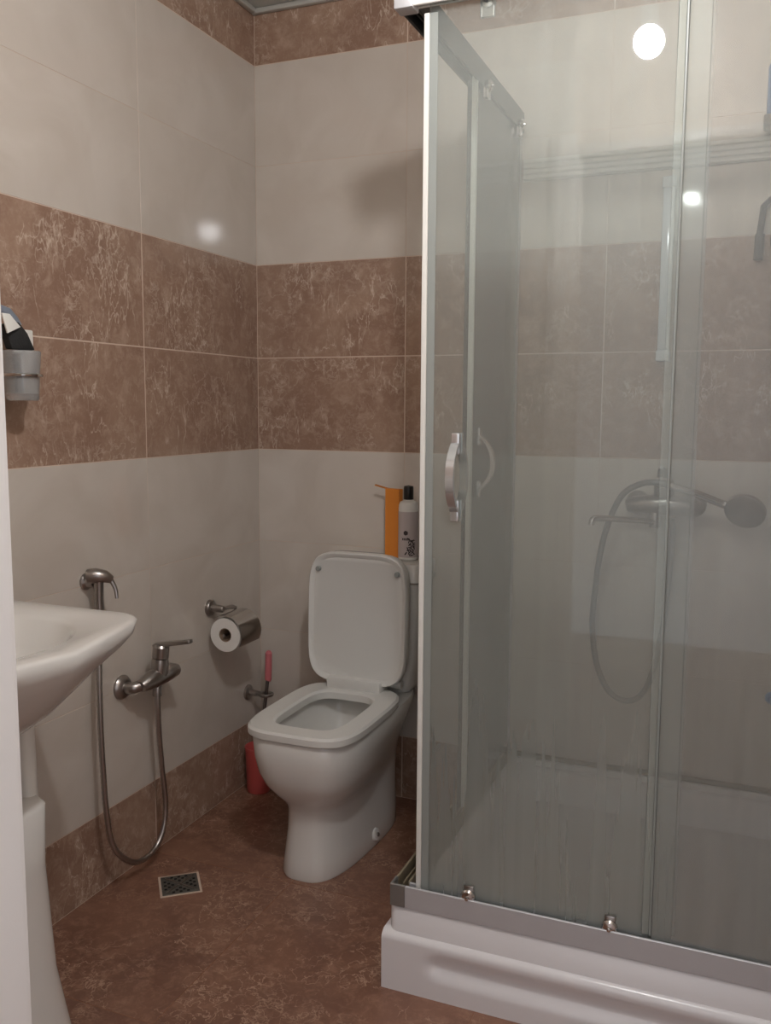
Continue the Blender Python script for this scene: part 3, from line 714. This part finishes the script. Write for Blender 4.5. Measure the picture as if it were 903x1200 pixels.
MB().lathe([(.015, .0), (.015, .045), (.012, .05)], (1.30, -.082, .945)).build('spout_nut', 'dullchrome', sm)
MB().tube([(1.30, -.085, .960), (1.26, -.13, .968), (1.20, -.19, .976), (1.165, -.225, .980), (1.155, -.235, .976), (1.152, -.238, .962)], .0085, 12, 4).build('spout', 'chrome', sm)
hs = thing('hand_shower', 'chrome hand shower with round head resting on its cradle right of the mixer', 'shower head', (1.46, -.08, 1.0))
MB().tube([(1.335, -.128, 1.065), (1.40, -.118, 1.048), (1.47, -.095, 1.020), (1.515, -.095, 1.010)], [.010, .012, .013, .012], 14, 3).build('handle', 'chrome', hs)
MB().lathe([(.0, .030), (.018, .027), (.045, .012), (.052, .002), (.052, -.008), (.047, -.011), (.0, -.011)], (1.53, -.10, 1.005), (.15, .75, .45), n=32).build('head', 'dullchrome', hs)
ribbed([(1.340, -.129, 1.064), (1.31, -.130, 1.073), (1.265, -.128, 1.068), (1.215, -.115, 1.035), (1.182, -.11, .965), (1.160, -.10, .88), (1.145, -.09, .76), (1.140, -.085, .65), (1.155, -.08, .54), (1.19, -.075, .465), (1.24, -.07, .44), (1.285, -.07, .47), (1.315, -.07, .56), (1.335, -.075, .70), (1.345, -.078, .85), (1.348, -.078, .972)], .0085, 'flexible_hose', 'hosedark', hs)
MB().box((1.385, -.108, 1.020), (1.401, -.070, 1.034), .003).build('cradle', 'dullchrome', sm)

# corner caddy at the right
cd = thing('shower_caddy', 'dark grey two-tier hanging caddy at the right end of the shower back wall', 'caddy', (1.62, -.05, 1.65))
def frame_rect(xa, xb, ya, yb, z, r=.004):
    return MB().tube([(xa, ya, z), (xb, ya, z), (xb, yb, z), (xa, yb, z), (xa, ya, z)], r, 8)
MB().tube([(1.526, -.030, 1.690), (1.530, -.030, 1.735), (1.536, -.030, 1.795), (1.552, -.030, 1.812), (1.60, -.030, 1.815), (1.70, -.030, 1.815)], .0085, 10).tube([(1.528, -.03, 1.66), (1.530, -.030, 1.725)], .012, 10).build('lower_frame', 'darkgrey', cd)
MB().box((1.556, -.045, 1.690), (1.71, -.0065, 1.770), .006).build('lower_basket', 'darkgrey', cd)
MB().box((1.524, -.085, 1.982), (1.72, -.0275, 2.012), .006).build('upper_shelf', 'darkgrey', cd)
MB().box((1.60, -.034, 1.76), (1.63, -.0275, 2.012), .003).build('back_strip', 'darkgrey', cd)
blb = thing('blue_bottle', 'blue plastic bottle on the upper tier of the dark caddy', 'bottle', (1.552, -.056, 2.012))
MB().lathe([(.0, 2.0125), (.020, 2.0125), (.022, 2.016), (.022, 2.13), (.016, 2.145), (.009, 2.15)], (1.552, -.056, 0), n=22).build('body', 'blue', blb)
MB().lathe([(.011, 2.15), (.011, 2.172), (.0, 2.174)], (1.552, -.056, 0), n=16).build('cap', 'white', blb)
sg = thing('blue_hook', 'tiny blue suction hook low on the shower back wall at the right edge', 'hook', (1.625, 0, .475))
MB().lathe([(.018, .0065), (.016, .012), (.006, .014), (.006, .025)], (1.622, 0, .478), (0, -1, 0)).build('suction_cup', 'blue', sg)
MB().tube([(1.622, -.022, .478), (1.622, -.030, .468), (1.622, -.036, .474)], .004, 8, 3).build('hook', 'blue', sg)
